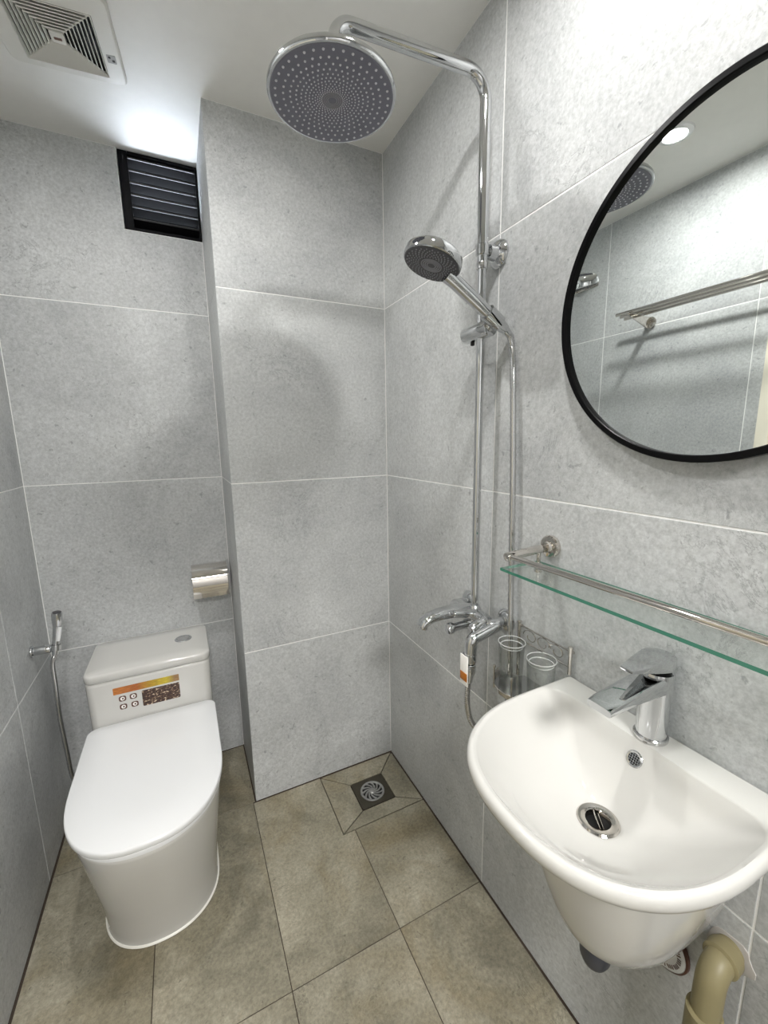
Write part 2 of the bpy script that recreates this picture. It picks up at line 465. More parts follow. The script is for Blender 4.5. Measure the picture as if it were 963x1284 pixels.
# unseen hall, added so that fill light comes in through the rear doorway
HY0, HY1, HZ = -3.7, YR - .12, 2.5
shell('wall_hall', [(-2.1, -2.0, HY0, HY1, 0, HZ), (.9, 1.0, HY0, HY1, 0, HZ), (-2.1, 1.0, HY0 - .1, HY0, 0, HZ), (-2.1, XL - .12, HY1, HY1 + .1, 0, HZ), (.12, 1.0, HY1, HY1 + .1, 0, HZ), (XL - .12, .12, HY1, HY1 + .1, H + .12, HZ)], M['hall_paint'])
shell('floor_hall', [(-2.1, 1.0, HY0 - .1, HY1, -.1, 0)], M['floor_tile'])
shell('ceiling_hall', [(-2.1, 1.0, HY0 - .1, HY1 + .1, HZ, HZ + .1)], M['ceiling'])
hl_ = thing('hall_fill_light', 'added square fill light panel in the unseen hall behind the camera', 'light', (-.64, -2.8, HZ))  # added panel, softens the room's shadows from behind the camera
bm = bmesh.new(); box(bm, -.94, -.34, -3.1, -2.5, HZ - .03, HZ - .0005, .004); obj('housing', bm, M['plastic'], hl_)
bm = bmesh.new(); box(bm, -.92, -.36, -3.08, -2.52, HZ - .034, HZ - .0301); obj('diffuser', bm, M['hall_fill'], hl_)

# door in the left wall
bm = bmesh.new(); box(bm, XL - .06, XL - .02, DY0 + .04, DY1 - .04, 0.006, DZL - .04, .002)
door = obj('door_1', bm, M['door'], kind='structure', label='cream painted door in the left wall, seen in the round mirror')
bm = bmesh.new()
box(bm, XL - .11, XL + .012, DY0 + .001, DY0 + .04, 0.003, DZL - .002, .003)
box(bm, XL - .11, XL + .012, DY1 - .04, DY1 - .001, 0.003, DZL - .002, .003)
box(bm, XL - .11, XL + .012, DY0 + .04, DY1 - .04, DZL - .04, DZL - .002, .003)
obj('door_frame', bm, M['door'], door)
bm = bmesh.new(); cyl(bm, (XL - .02, DY0 + .10, 1.0), (XL + .03, DY0 + .10, 1.0), .009)
tube(bm, fillet([(XL + .03, DY0 + .10, 1.0), (XL + .03, DY0 + .21, 1.0)], .01), .008)
obj('door_handle', bm, M['steel'], door)

# ------------------------------------------------------------------ downlights
def downlight(x, y, k, label):
    t = thing('ceiling_downlight', label, 'light', (x, y, H))
    bm = bmesh.new()
    lathe(bm, [(.034, -.0085), (.036, -.0100), (.050, -.006), (.052, -.0005), (.034, -.0005)], (x, y, H), (0, 0, 1), 40, False, False)
    obj('trim_ring', bm, M['plastic'], t)
    bm = bmesh.new(); lathe(bm, [(.032, -.0015), (.032, -.0070), (.029, -.0085)], (x, y, H), (0, 0, 1), 40)
    obj('diffuser', bm, M['lamp'] if k == 1 else lamp_mat('lamp_diffuser_dim', LAMP_STRENGTH * k), t)
downlight(*LAMPS[0], 'round white ceiling downlight reflected at the upper edge of the mirror')
downlight(*LAMPS[1], 'round white ceiling downlight above the basin, out of the frame')

# ------------------------------------------------------------------ toilet
TX = -0.868
def d_ring(hw, yf, yb, y0, z, n=2.25, K=40, rb=0.03, cxx=TX):
    """D outline: superelliptic front, straight sides, rounded back corners"""
    out = []
    for k in range(K + 1):
        t = PI * k / K
        c, s = math.cos(t), math.sin(t)
        out.append(V(cxx + hw * math.copysign(abs(c) ** (2 / n), c), y0 - (y0 - yf) * abs(s) ** (2 / n), z))
    for k in range(5):
        t = PI / 2 * k / 4
        out.append(V(cxx - hw + rb - rb * math.cos(t), yb - rb + rb * math.sin(t), z))
    for k in range(5):
        t = PI / 2 * k / 4
        out.append(V(cxx + hw - rb + rb * math.sin(t), yb - rb + rb * math.cos(t), z))
    return out

toilet = thing('toilet', 'white one-piece toilet with closed lid in the left bay', 'toilet', (TX, -.05, 0))
bm = bmesh.new()
spec = [(.150, -.343, .300, .004), (.150, -.343, .300, .012), (.149, -.345, .302, .03), (.156, -.368, .31, .12), (.166, -.398, .318, .22),
        (.175, -.424, .322, .30), (.180, -.438, .325, .345), (.183, -.444, .327, .372), (.183, -.445, .327, .380), (.179, -.441, .323, .386)]
loft(bm, [d_ring(a, b, c, -.20 + (.0 if z > .2 else .02), z) for a, b, c, z in spec])
obj('pan', bm, M['ceramic'], toilet, 50)
bm = bmesh.new()
loft(bm, [d_ring(.1535, -.3470, .303, -.18, .0015), d_ring(.1525, -.346, .302, -.18, .0045), d_ring(.149, -.342, .300, -.18, .007)])
obj('silicone_bead', bm, M['seal'], toilet, 50)
def rrect(x0, x1, y0, y1, z, r, rbk=None):
    out = []
    for (cxx, cyy, a0) in ((x1 - r, y1 - r, 0), (x0 + r, y1 - r, 90), (x0 + r, y0 + r, 180), (x1 - r, y0 + r, 270)):
        for k in range(7):
            t = math.radians(a0 + 90 * k / 6); out.append(V(cxx + r * math.cos(t), cyy + r * math.sin(t), z))
    return out
bm = bmesh.new()
loft(bm, [rrect(TX - .184, TX + .184, .075, .327, .372, .026), rrect(TX - .185, TX + .185, .070, .327, .40, .026), rrect(TX - .187, TX + .187, .070, .328, .56, .026),
          rrect(TX - .187, TX + .187, .070, .328, .569, .026), rrect(TX - .183, TX + .183, .074, .324, .573, .024)])
tank = obj('tank', bm, M['ceramic'], toilet, 50)
bm = bmesh.new()
loft(bm, [rrect(TX - .186, TX + .186, .070, .328, .5748, .026), rrect(TX - .1885, TX + .1885, .0675, .3295, .577, .027), rrect(TX - .189, TX + .189, .067, .330, .596, .027),
          rrect(TX - .1875, TX + .1875, .0685, .329, .6010, .027), rrect(TX - .184, TX + .184, .072, .3255, .6035, .026), rrect(TX - .12, TX + .12, .12, .28, .6055, .02)])
lid = obj('tank_lid', bm, M['ceramic'], toilet, 60)
bx, by = -0.763, 0.215
bm = bmesh.new(); lathe(bm, [(.029, .603), (.029, .6065), (.027, .6085), (.0225, .6085), (.0215, .607)], (bx, by, 0), (0, 0, 1), 32)
btn = obj('flush_button', bm, M['chrome'], toilet)
bm = bmesh.new(); lathe(bm, [(.021, .6065), (.021, .6080), (.019, .6090), (.001, .6095)], (bx, by, 0), (0, 0, 1), 32)
obj('button_cap', bm, M['steel'], btn)
# seat and lid
bm = bmesh.new()
loft(bm, [d_ring(.184, -.448, .060, -.20, .388), d_ring(.188, -.453, .062, -.20, .391), d_ring(.188, -.453, .062, -.20, .400), d_ring(.185, -.450, .060, -.20, .4035)])
obj('seat', bm, M['plastic'], toilet, 50)
bm = bmesh.new()
q = dict(n=2.4)
loft(bm, [d_ring(.185, -.452, .062, -.20, .406, **q), d_ring(.1895, -.4575, .066, -.20, .4075, **q), d_ring(.1905, -.459, .066, -.20, .410, **q), d_ring(.1905, -.459, .066, -.20, .419, **q),
          d_ring(.1895, -.4575, .065, -.20, .4225, **q), d_ring(.187, -.455, .063, -.20, .4240, **q), d_ring(.12, -.36, .02, -.18, .4252, **q)])
obj('seat_lid', bm, M['plastic'], toilet, 60)
for s in (-1, 1):
    bm = bmesh.new(); cyl(bm, (TX + s * .07 - .012, .063, .398), (TX + s * .07 + .012, .063, .398), .006, 16)
    obj('hinge', bm, M['plastic'], toilet)
# printed stickers on the tank
yF = 0.070
def decal(name, x0, x1, z0, z1, mat, parent, r=.003, sk=0.0, dy=0.0006):
    bm = bmesh.new(); pts = []
    for (px, pz, a0) in ((x1 - r, z1 - r, 0), (x0 + r, z1 - r, 90), (x0 + r, z0 + r, 180), (x1 - r, z0 + r, 270)):
        for k in range(4):
            t = math.radians(a0 + 30 * k); pts.append((px + r * math.cos(t), pz + r * math.sin(t)))
    loft(bm, [[V(q[0], yF - .0001, q[1]) for q in pts], [V(q[0], yF - dy, q[1]) for q in pts]])
    return obj(name, bm, mat, parent, 25)
decal('sticker_strip', -.979, -.784, .521, .545, M['strip'], tank, .002).__setitem__('label', 'orange to yellow printed strip')
decal('sticker_panel', -.899, -.785, .458, .515, M['panel'], tank, .004).__setitem__('label', 'dark brown printed panel')
for ix, iz in ((-.955, .503), (-.924, .503), (-.955, .474), (-.922, .474)):
    ic = decal('sticker_icon', ix - .0105, ix + .0105, iz - .0095, iz + .0095, M['brown'], tank, .006)
    bm = bmesh.new(); lathe(bm, [(.0065, 0), (.0065, .0004)], (ix, yF - .0006, iz), (0, -1, 0), 16)
    lathe(bm, [(.003, .0004), (.003, .0006)], (ix + .001, yF - .0006, iz), (0, -1, 0), 10, mat=1)
    # icon face joins the icon's own mesh family as a pale centre
    obj('icon_centre', bm, [M['paper'], M['brown']], tank, 25)

# ------------------------------------------------------------------ bidet sprayer on the left wall
bxw = XL
hold = thing('sprayer_holder', 'small chrome wall holder beside the toilet tank, holding the bidet sprayer', 'holder', (bxw, .155, .672))
bm = bmesh.new(); cyl(bm, (bxw + .0005, .150, .690), (bxw + .006, .150, .690), .019); obj('wall_plate', bm, M['chrome'], hold)
bm = bmesh.new(); cyl(bm, (bxw + .006, .150, .690), (bxw + .052, .150, .690), .0135, bevel=.003); obj('arm', bm, M['chrome'], hold)
bm = bmesh.new(); lathe(bm, [(.0125, -.009), (.0150, -.009), (.0150, .009), (.0125, .009), (.0125, -.009)], (bxw + .064, .150, .690), (0.12, .25, 1), 24, False, False)
obj('cradle_ring', bm, M['chrome'], hold)
spr = thing('bidet_sprayer', 'chrome handheld bidet sprayer with steel hose hanging left of the toilet', 'sprayer', (bxw + .064, .150, .690))
S = V(bxw + .064, .150, .690); ax = V(.12, .25, 1).normalized()
tip = S + ax * .075
bm = bmesh.new(); tube(bm, [S - ax * .022, S - ax * .012, S + ax * .02, S + ax * .055, tip], [.009, .0095, .0105, .011, .0115], 18)
obj('handle', bm, M['chrome'], spr)
bm = bmesh.new(); hd = V(.10, -.05, 1).normalized(); tube(bm, [tip - ax * .006, tip + hd * .012, tip + hd * .034, tip + hd * .040], [.0115, .0145, .0150, .0135], 20)
hh = obj('spray_head', bm, M['chrome'], spr)
bm = bmesh.new(); cyl(bm, tip + hd * .0395, tip + hd * .0415, .0115, 20, .0003); obj('spray_face', bm, M['face_dark'], hh)
bm = bmesh.new()
tr = ax.cross(V(0, 1, 0)).normalized(); fwd = V(.55, -.8, .1).normalized()
a0 = S + ax * .022 + fwd * .0135; a1 = S + ax * .066 + fwd * .018
tube(bm, [a0, a0.lerp(a1, .5), a1], [.0045, .006, .0055], 10); obj('trigger', bm, M['plastic'], spr, label='white trigger lever')
bm = bmesh.new()
hp = [S - ax * .020, S - ax * .05 + V(-.006, 0, 0), V(bxw + .050, .140, .57), V(bxw + .045, .150, .45), V(bxw + .044, .168, .30), V(bxw + .044, .182, .20), V(bxw + .055, .21, .12), V(bxw + .085, .26, .10), V(bxw + .115, .295, .125), V(bxw + .12, YB - .022, .155)]
hc = catmull(hp, 14)
rr = [.0064 + (.0006 if i % 2 else 0) for i in range(len(hc))]
tube(bm, hc, rr, 12); obj('hose', bm, M['steel'], spr)
bm = bmesh.new(); cyl(bm, (bxw + .12, YB - .0005, .155), (bxw + .12, YB - .03, .155), .012); lathe(bm, [(.024, 0), (.024, .004), (.012, .008)], (bxw + .12, YB - .0005, .155), (0, -1, 0), 24)
obj('valve', bm, M['chrome'], spr)

# ------------------------------------------------------------------ toilet paper holder
ph = thing('paper_holder', 'polished chrome covered toilet paper holder on the bay wall', 'paper holder', (-.648, YB, .78))
px0, px1 = -.713, -.584
bm = bmesh.new(); box(bm, px0 + .004, px1 - .004, YB - .005, YB - .0005, .725, .856, .002); obj('back_plate', bm, M['steel_bright'], ph)
def cover_pt(t, d=0.0):  # quarter-round cover profile from the top of the wall plate to the front lower lip
    prof = [V(0, YB - .004, .857), V(0, YB - .035, .861), V(0, YB - .065, .853), V(0, YB - .086, .832), V(0, YB - .096, .802), V(0, YB - .097, .770), V(0, YB - .090, .742)]
    return prof
pr_ = catmull(cover_pt(0), 5)
bm = bmesh.new()
def strip(bm, line, x0, x1, th):
    rings = []
    n = len(line)
    nor = []
    for i, p in enumerate(line):
        t = (line[min(i + 1, n - 1)] - line[max(i - 1, 0)]).normalized(); nor.append(V(0, -t.z, t.y).normalized())
    a = [V(x0, p.y, p.z) for p in line] + [V(x0, (p + m * th).y, (p + m * th).z) for p, m in zip(line[::-1], nor[::-1])]
    b = [V(x1, q.y, q.z) for q in a]
    loft(bm, [a, b])
strip(bm, pr_, px0, px1, .0012)
cov = obj('cover', bm, M['steel_bright'], ph, 40)
for xx in (px0 + .002, px1 - .0035):
    bm = bmesh.new()
    ring = [V(xx, YB - .005, .853)] + [V(xx, p.y + .002, p.z - .002) for p in pr_[2:-4]] + [V(xx, YB - .005, .770)]
    loft(bm, [ring, [V(xx + .0015, q.y, q.z) for q in ring]]); obj('side_plate', bm, M['steel_bright'], ph)
bm = bmesh.new(); lathe(bm, [(.018, 0), (.036, 0), (.036, .094), (.018, .094), (.018, 0)], (px0 + .018, YB - .05, .792), (1, 0, 0), 32, False, False); obj('paper_roll', bm, M['paper'], ph)
bm = bmesh.new(); cyl(bm, (px0 + .003, YB - .05, .792), (px1 - .003, YB - .05, .792), .006, 16); obj('spindle', bm, M['steel'], ph)

# ------------------------------------------------------------------ louvre vent
lv = thing('louver_vent', 'black louvred vent at the top right of the bay wall', 'vent', ((LX0 + LX1) / 2, YB + .03, LZ0))
fy0, fy1 = YB + .004, YB + .075
for nm, b in (('stile', (LX0 + .002, LX0 + .030, fy0, fy1, LZ0 + .002, LZ1 - .002)), ('stile', (LX1 - .007, LX1, fy0, fy1, LZ0 + .002, LZ1 - .002)),
              ('rail', (LX0 + .0302, LX1 - .0072, fy0, fy1, LZ0 + .002, LZ0 + .012)), ('rail', (LX0 + .0302, LX1 - .0072, fy0, fy1, LZ1 - .012, LZ1 - .002))):
    bm = bmesh.new(); box(bm, *b, .0015); obj(nm, bm, M['louver'], lv)
ns = 6; z0s, z1s = LZ0 + .012, LZ1 - .012
for k in range(ns):
    zc = z0s + (k + .62) * (z1s - z0s) / ns
    bm = bmesh.new()
    yi, yo = fy0 + .008, fy1 - .006
    prof = [V(0, yi, zc + .014), V(0, yi - .003, zc + .010), V(0, yi - .001, zc + .006), V(0, yo, zc - .024), V(0, yo, zc - .020)]
    loft(bm, [[V(LX0 + .0285, q.y, q.z) for q in prof], [V(LX1 - .0060, q.y, q.z) for q in prof]])
    tube(bm, [V(LX0 + .0295, yi - .002, zc + .0075), V(LX1 - .0065, yi - .002, zc + .0075)], .0028, 10, mat=1)
    obj('slat', bm, [M['louver'], M['louver_lip_glint']], lv, 30)

# ------------------------------------------------------------------ ceiling exhaust fan
FX, FY = -.884, -.067
fan = thing('exhaust_fan', 'square white exhaust fan grille on the ceiling', 'exhaust fan', (FX, FY, H))
FR = Matrix.Rotation(math.radians(-5.0), 3, 'Z')
def F(x, y, z): return V(FX, FY, H) + FR @ V(x, y, 0) + V(0, 0, z)
def sq(hx0, hx1, hy0, hy1, r, z):
    return [F(p.x, p.y, z) for p in rrect(hx0, hx1, hy0, hy1, 0, r)]
bm = bmesh.new()
o0 = (-.128, .126, -.136, .112)
def grow(d, r, z): return sq(o0[0] - d, o0[1] + d, o0[2] - d, o0[3] + d, r, z)
loft(bm, [sq(-.087, .087, -.087, .087, .002, -.0005), grow(0, .018, -.0005), grow(0, .018, -.008), grow(-.004, .016, -.0125), sq(-.087, .087, -.087, .087, .002, -.0145), sq(-.087, .087, -.087, .087, .002, -.0005)], True, False, False)
obj('frame', bm, M['fan_plastic'], fan)
bm = bmesh.new(); loft(bm, [sq(-.0868, .0868, -.0868, .0868, .002, -.0004), sq(-.0868, .0868, -.0868, .0868, .002, -.0012)]); obj('back_plate', bm, M['dark'], fan)  # near-black sheet stands in for the shaded recess behind the slats
nr = 8
for k in range(nr):
    ho = .0862 - k * .0088; hi = ho - .0046
    for s in range(4):
        R4 = Matrix.Rotation(PI / 2 * s, 3, 'Z')
        def G(x, y, z): q = R4 @ V(x, y, 0); return F(q.x, q.y, z)
        bm = bmesh.new()
        e = .0012
        # outer edge low, inner edge high; mitred ends
        a = [G(-ho, ho, -.0150), G(-hi, hi, -.0080), G(-hi, hi, -.0092), G(-ho + e, ho - e, -.0162)]
        b = [G(ho, ho, -.0150), G(hi, hi, -.0080), G(hi, hi, -.0092), G(ho - e, ho - e, -.0162)]
        loft(bm, [a, b]); obj('slat', bm, M['fan_plastic'], fan, 20)
bm = bmesh.new(); loft(bm, [sq(-.0145, .0145, -.0145, .0145, .003, -.006), sq(-.0145, .0145, -.0145, .0145, .003, -.0155), sq(-.012, .012, -.012, .012, .003, -.0165)])
hub = obj('hub', bm, M['fan_plastic'], fan)
bm = bmesh.new(); loft(bm, [sq(-.008, .008, -.003, .004, .001, -.0166), sq(-.008, .008, -.003, .004, .001, -.0170)]); obj('badge', bm, M['brown'], hub)
for s in range(4):   # diagonal ribs that carry the slats
    d = Matrix.Rotation(PI / 2 * s, 3, 'Z'); a = d @ V(.012, .012, 0); b = d @ V(.086, .086, 0)
    bm = bmesh.new(); tube(bm, [F(a.x, a.y, -.011), F(b.x, b.y, -.011)], .0016, 6); obj('rib', bm, M['fan_plastic'], fan)
bm = bmesh.new(); loft(bm, [sq(.094, .114, .012, .036, .002, -.0128), sq(.094, .114, .012, .036, .002, -.0144)]); st = obj('label_tag', bm, M['paper'], fan, label='small grey printed sticker')
st.data.materials[0] = simple('grey_sticker', srgb(150, 150, 146), 0.5)
bm = bmesh.new(); loft(bm, [sq(.0975, .103, .016, .022, .0015, -.0142), sq(.0975, .103, .016, .022, .0015, -.0147)]); loft(bm, [sq(.105, .111, .024, .031, .0015, -.0142), sq(.105, .111, .024, .031, .0015, -.0147)])
obj('label_print', bm, M['dark'], st)

# ------------------------------------------------------------------ shower column
sc_ = thing('shower_set', 'chrome shower column with round rain head and bath spout on the right wall', 'shower', (-.05, -.61, .88))
PX, PY = -.050, -.610
ZT, XN, YN, ZD = 2.100, -.386, -.586, 1.972
bm = bmesh.new()
tube(bm, fillet([(PX, PY, 1.722), (PX, PY, ZT), (XN, YN, ZT), (XN, YN, 2.028)], [.05, .045], 10), .0125, 20); obj('upper_pipe', bm, M['chrome'], sc_)
bm = bmesh.new(); tube(bm, [(PX, PY, .892), (PX, PY, 1.3), (PX, PY, 1.724)], .0098, 20); obj('lower_pipe', bm, M['chrome'], sc_)
bm = bmesh.new(); lathe(bm, [(.0098, 0), (.0130, .001), (.0133, .012), (.0127, .014)], (PX, PY, 1.716), (0, 0, 1), 24); obj('joint_collar', bm, M['steel'], sc_)
# wall bracket
bm = bmesh.new(); lathe(bm, [(.031, .0005), (.031, .005), (.026, .012), (.017, .016), (.0155, .030), (.0150, .034)], (0, PY, 1.756), (-1, 0, 0), 32); br = obj('wall_bracket', bm, M['chrome'], sc_)
bm = bmesh.new(); cyl(bm, (-.034, PY, 1.756), (-.050, PY, 1.756), .0085, 20); lathe(bm, [(.0128, -.012), (.0152, -.010), (.0152, .010), (.0128, .012)], (PX, PY, 1.756), (0, 0, 1), 24); obj('bracket_clamp', bm, M['chrome'], br)
# rain head
bm = bmesh.new()
lathe(bm, [(.012, .062), (.0165, .060), (.0165, .046), (.024, .036), (.060, .024), (.110, .015), (.118, .0125), (.1205, .0085), (.1205, .0025), (.1188, .0004), (.1148, .0002)], (XN - .006, YN + .003, ZD), (0, 0, 1), 72)
head = obj('rain_head', bm, M['chrome'], sc_, 40)
hc_ = V(XN - .006, YN + .003, ZD)
bm = bmesh.new(); lathe(bm, [(.1152, .0), (.1135, -.0012), (.001, -.0016)], hc_, (0, 0, 1), 72); obj('head_face', bm, M['face_grey'], head)
bm = bmesh.new()
rad = .1055
for k in range(12):
    nn = 40 if k < 7 else 30
    for j in range(nn):
        a = 2 * PI * (j + .5 * (k % 2)) / nn
        c = hc_ + V(rad * math.cos(a), rad * math.sin(a), -.0008); r_ = .0026 * (rad / .107) ** .6
        lathe(bm, [(r_, 0), (r_ * .8, -.0018)], c, (0, 0, 1), 6, cap0=False)
    rad *= .862
obj('nozzles', bm, M['nozzle'], head, 30, kind='stuff')
bm = bmesh.new()
for rr_ in (.020, .0165, .013, .0095):
    lathe(bm, [(rr_, -.0014), (rr_, -.0024), (rr_ - .0016, -.0024), (rr_ - .0016, -.0014)], hc_, (0, 0, 1), 40, False, False)
obj('centre_rings', bm, M['nozzle_grey'], head, 30)
# slider that carries the hand shower
SZ = 1.583
bm = bmesh.new(); cyl(bm, (PX, PY + .056, SZ), (PX, PY - .036, SZ), .0195, 28, .003); sl = obj('slider', bm, M['chrome'], sc_)
bm = bmesh.new(); cyl(bm, (PX, PY + .030, SZ - .018), (PX, PY + .030, SZ - .027), .005, 14); obj('slider_knob', bm, M['dark'], sl)
# hand shower axis, in the plane just in front of the slider
HB = V(-.030, -.660, 1.583); HH = V(-.214, -.658, 1.692)
ha = (HH - HB).normalized()
clipc = HB + ha * .030
bm = bmesh.new(); tube(bm, [clipc - ha * .020, clipc + ha * .020], [.0175, .0185], 24)
tube(bm, [(PX, PY - .030, SZ), tuple(clipc)], .011, 16); obj('clip', bm, M['chrome'], sl)
# mixer body with two wall inlets
MZ = .876
bm = bmesh.new(); tube(bm, [(-.055, -.530, MZ), (-.055, -.545, MZ), (-.055, -.60, MZ), (-.055, -.655, MZ), (-.055, -.670, MZ)], [.017, .0215, .0225, .0215, .017], 26); mix = obj('mixer_body', bm, M['chrome'], sc_, 50)
for yy in (-.525, -.676):
    bm = bmesh.new(); lathe(bm, [(.030, .0005), (.029, .004), (.022, .011), (.013, .014)], (0, yy, MZ), (-1, 0, 0), 30)
    tube(bm, fillet([(-.012, yy, MZ), (-.055, yy, MZ), (-.055, yy + (-.02 if yy > -.6 else .02), MZ)], .012), .012, 18); obj('wall_inlet', bm, M['chrome'], mix)
bm = bmesh.new(); lathe(bm, [(.020, -.016), (.0205, .008), (.016, .018), (.0125, .024)], (PX, PY, MZ + .004), (0, 0, 1), 26); obj('pipe_socket', bm, M['chrome'], mix)
# bath spout reaching into the room
bm = bmesh.new()
def sec(c, hw, hh, tilt=0.0, K=20, n=2.6):
    c = Vector(c); out = []
    d = V(-math.cos(tilt), 0, -math.sin(tilt)); up = V(-math.sin(tilt), 0, math.cos(tilt)); 
    for k in range(K):
        t = 2 * PI * k / K; cc, s = math.cos(t), math.sin(t)
        out.append(c + V(0, 1, 0) * hw * math.copysign(abs(cc) ** (2 / n), cc) + up * hh * math.copysign(abs(s) ** (2 / n), s))
    return out
SY = -.597
loft(bm, [sec((-.058, SY, .884), .024, .019), sec((-.085, SY, .889), .023, .017), sec((-.12, SY, .893), .0205, .0150), sec((-.155, SY, .893), .019, .0135, .1), sec((-.180, SY, .889), .018, .0125, .35),
          sec((-.197, SY, .880), .017, .0115, .8), sec((-.203, SY, .872), .0155, .010, 1.2)])
spout = obj('bath_spout', bm, M['chrome'], mix, 50)
bm = bmesh.new(); cyl(bm, (-.196, SY, .876), (-.198, SY, .862), .0095, 18); obj('aerator', bm, M['steel'], spout)
bm = bmesh.new(); cyl(bm, (-.060, SY - .030, .892), (-.128, SY - .030, .900), .0085, 18, .002); obj('diverter_pin', bm, M['chrome'], mix)
# front knob
bm = bmesh.new(); lathe(bm, [(.0125, 0), (.0125, .018), (.0105, .022), (.0105, .052), (.0145, .058), (.0155, .066), (.0135, .072), (.006, .073)], (-.070, -.622, .862), (-1, 0.02, -.03), 26); obj('diverter_knob', bm, M['chrome'], mix)
# lever arm with the hose outlet
bm = bmesh.new(); tube(bm, fillet([(-.030, -.680, .872), (-.112, -.680, .852), (-.116, -.680, .800)], .016, 8), .0155, 22); arm_ = obj('outlet_arm', bm, M['chrome'], mix)
bm = bmesh.new(); lathe(bm, [(.0165, 0), (.0165, .020), (.013, .024)], (-.1160, -.680, .815), (0, 0, -1), 22); obj('outlet_nut', bm, M['chrome'], arm_)
bm = bmesh.new(); cyl(bm, (-.105, -.664, .868), (-.060, -.664, .884), .0125, 18, .003); obj('lever', bm, M['chrome'], arm_)

# ------------------------------------------------------------------ hand shower with its hose
hs = thing('hand_shower', 'chrome hand shower with dark spray face resting in the slider clip', 'hand shower', tuple(HB))
fn = V(-.33, .03, -.94).normalized()      # spray direction
bm = bmesh.new()
hl = (HH - HB).length
tube(bm, [HB - ha * .012, HB, HB + ha * .05, HB + ha * .10, HB + ha * (hl - .062), HB + ha * (hl - .040)], [.0105, .0130, .0142, .0145, .0150, .0170], 22); obj('handle', bm, M['chrome'], hs, 50)
HC = HH - fn * .004
bm = bmesh.new()
lathe(bm, [(.001, -.022), (.030, -.020), (.052, -.013), (.0595, -.006), (.061, .004), (.0605, .010), (.058, .012)], HC, fn, 56); hd_ = obj('spray_head', bm, M['chrome'], hs, 40)
bm = bmesh.new(); lathe(bm, [(.0585, .0115), (.057, .0135), (.001, .0140)], HC, fn, 48); obj('spray_face', bm, M['face_dark'], hd_)
bm = bmesh.new(); a_, u_, w_ = basis(fn)
for j in range(28):
    for k in range(6):
        r_ = .028 + k * .0047; t = 2 * PI * j / 28 + k * .11
        lathe(bm, [(.0017, 0), (.0013, .0016)], HC + a_ * .0136 + (u_ * math.cos(t) + w_ * math.sin(t)) * r_, fn, 6, cap0=False)
obj('nozzles', bm, M['nozzle_grey'], hd_, 30, kind='stuff')
bm = bmesh.new()
for r_ in (.022, .018, .014, .010):
    lathe(bm, [(r_, .0138), (r_, .0150), (r_ - .002, .0150), (r_ - .002, .0138)], HC, fn, 36, False, False)
obj('centre_rings', bm, M['nozzle_grey'], hd_, 30)
bm = bmesh.new(); tube(bm, [HB - ha * .010, HB - ha * .030 + V(.004, 0, -.008)], [.0095, .0080], 18); obj('hose_nut', bm, M['chrome'], hs)
hp = [HB - ha * .012, HB - ha * .026 + V(.0, -.004, -.012), V(-.014, -.682, 1.50), V(-.018, -.692, 1.40), V(-.020, -.702, 1.24), V(-.022, -.709, 1.05), V(-.024, -.716, .88), V(-.028, -.724, .74), V(-.036, -.722, .65), V(-.055, -.706, .606), V(-.085, -.690, .600), V(-.110, -.681, .632), V(-.122, -.680, .69), V(-.119, -.680, .745), V(-.116, -.680, .785)]
hc = catmull(hp, 22)
bm = bmesh.new(); tube(bm, hc, [.0066 + (.0009 if i % 2 else 0) for i in range(len(hc))], 12); hose = obj('hose', bm, M['steel'], hs)
bm = bmesh.new(); lathe(bm, [(.0135, 0), (.0155, .004), (.0155, .022), (.0125, .030), (.0085, .050)], (-.1162, -.680, .790), (-.03, 0, -1), 22); obj('hose_cone', bm, M['chrome'], hose)
bm = bmesh.new(); box(bm, -.1345, -.1325, -.695, -.666, .738, .815, .0004); tg = obj('paper_tag', bm, M['paper'], hose, label='white paper tag with an orange print')
bm = bmesh.new(); box(bm, -.1352, -.1344, -.694, -.667, .750, .771, .0002); obj('tag_print', bm, M['orange'], tg)

# ------------------------------------------------------------------ round mirror
MY, MZc, MR = -1.077, 1.5505, .2570
mir = thing('round_mirror', 'round wall mirror with slim black frame above the glass shelf', 'mirror', (0, MY, MZc))
bm = bmesh.new()
lathe(bm, [(MR - .012, .0008), (MR, .0008), (MR, .021), (MR - .0015, .0225), (MR - .0095, .0225), (MR - .011, .021), (MR - .012, .0008)], (0, MY, MZc), (-1, 0, 0), 128, False, False)
obj('frame', bm, M['black'], mir, 30)
bm = bmesh.new(); lathe(bm, [(MR - .011, .0015), (MR - .011, .0150)], (0, MY, MZc), (-1, 0, 0), 128); obj('mirror_glass', bm, M['mirror'], mir, 30)

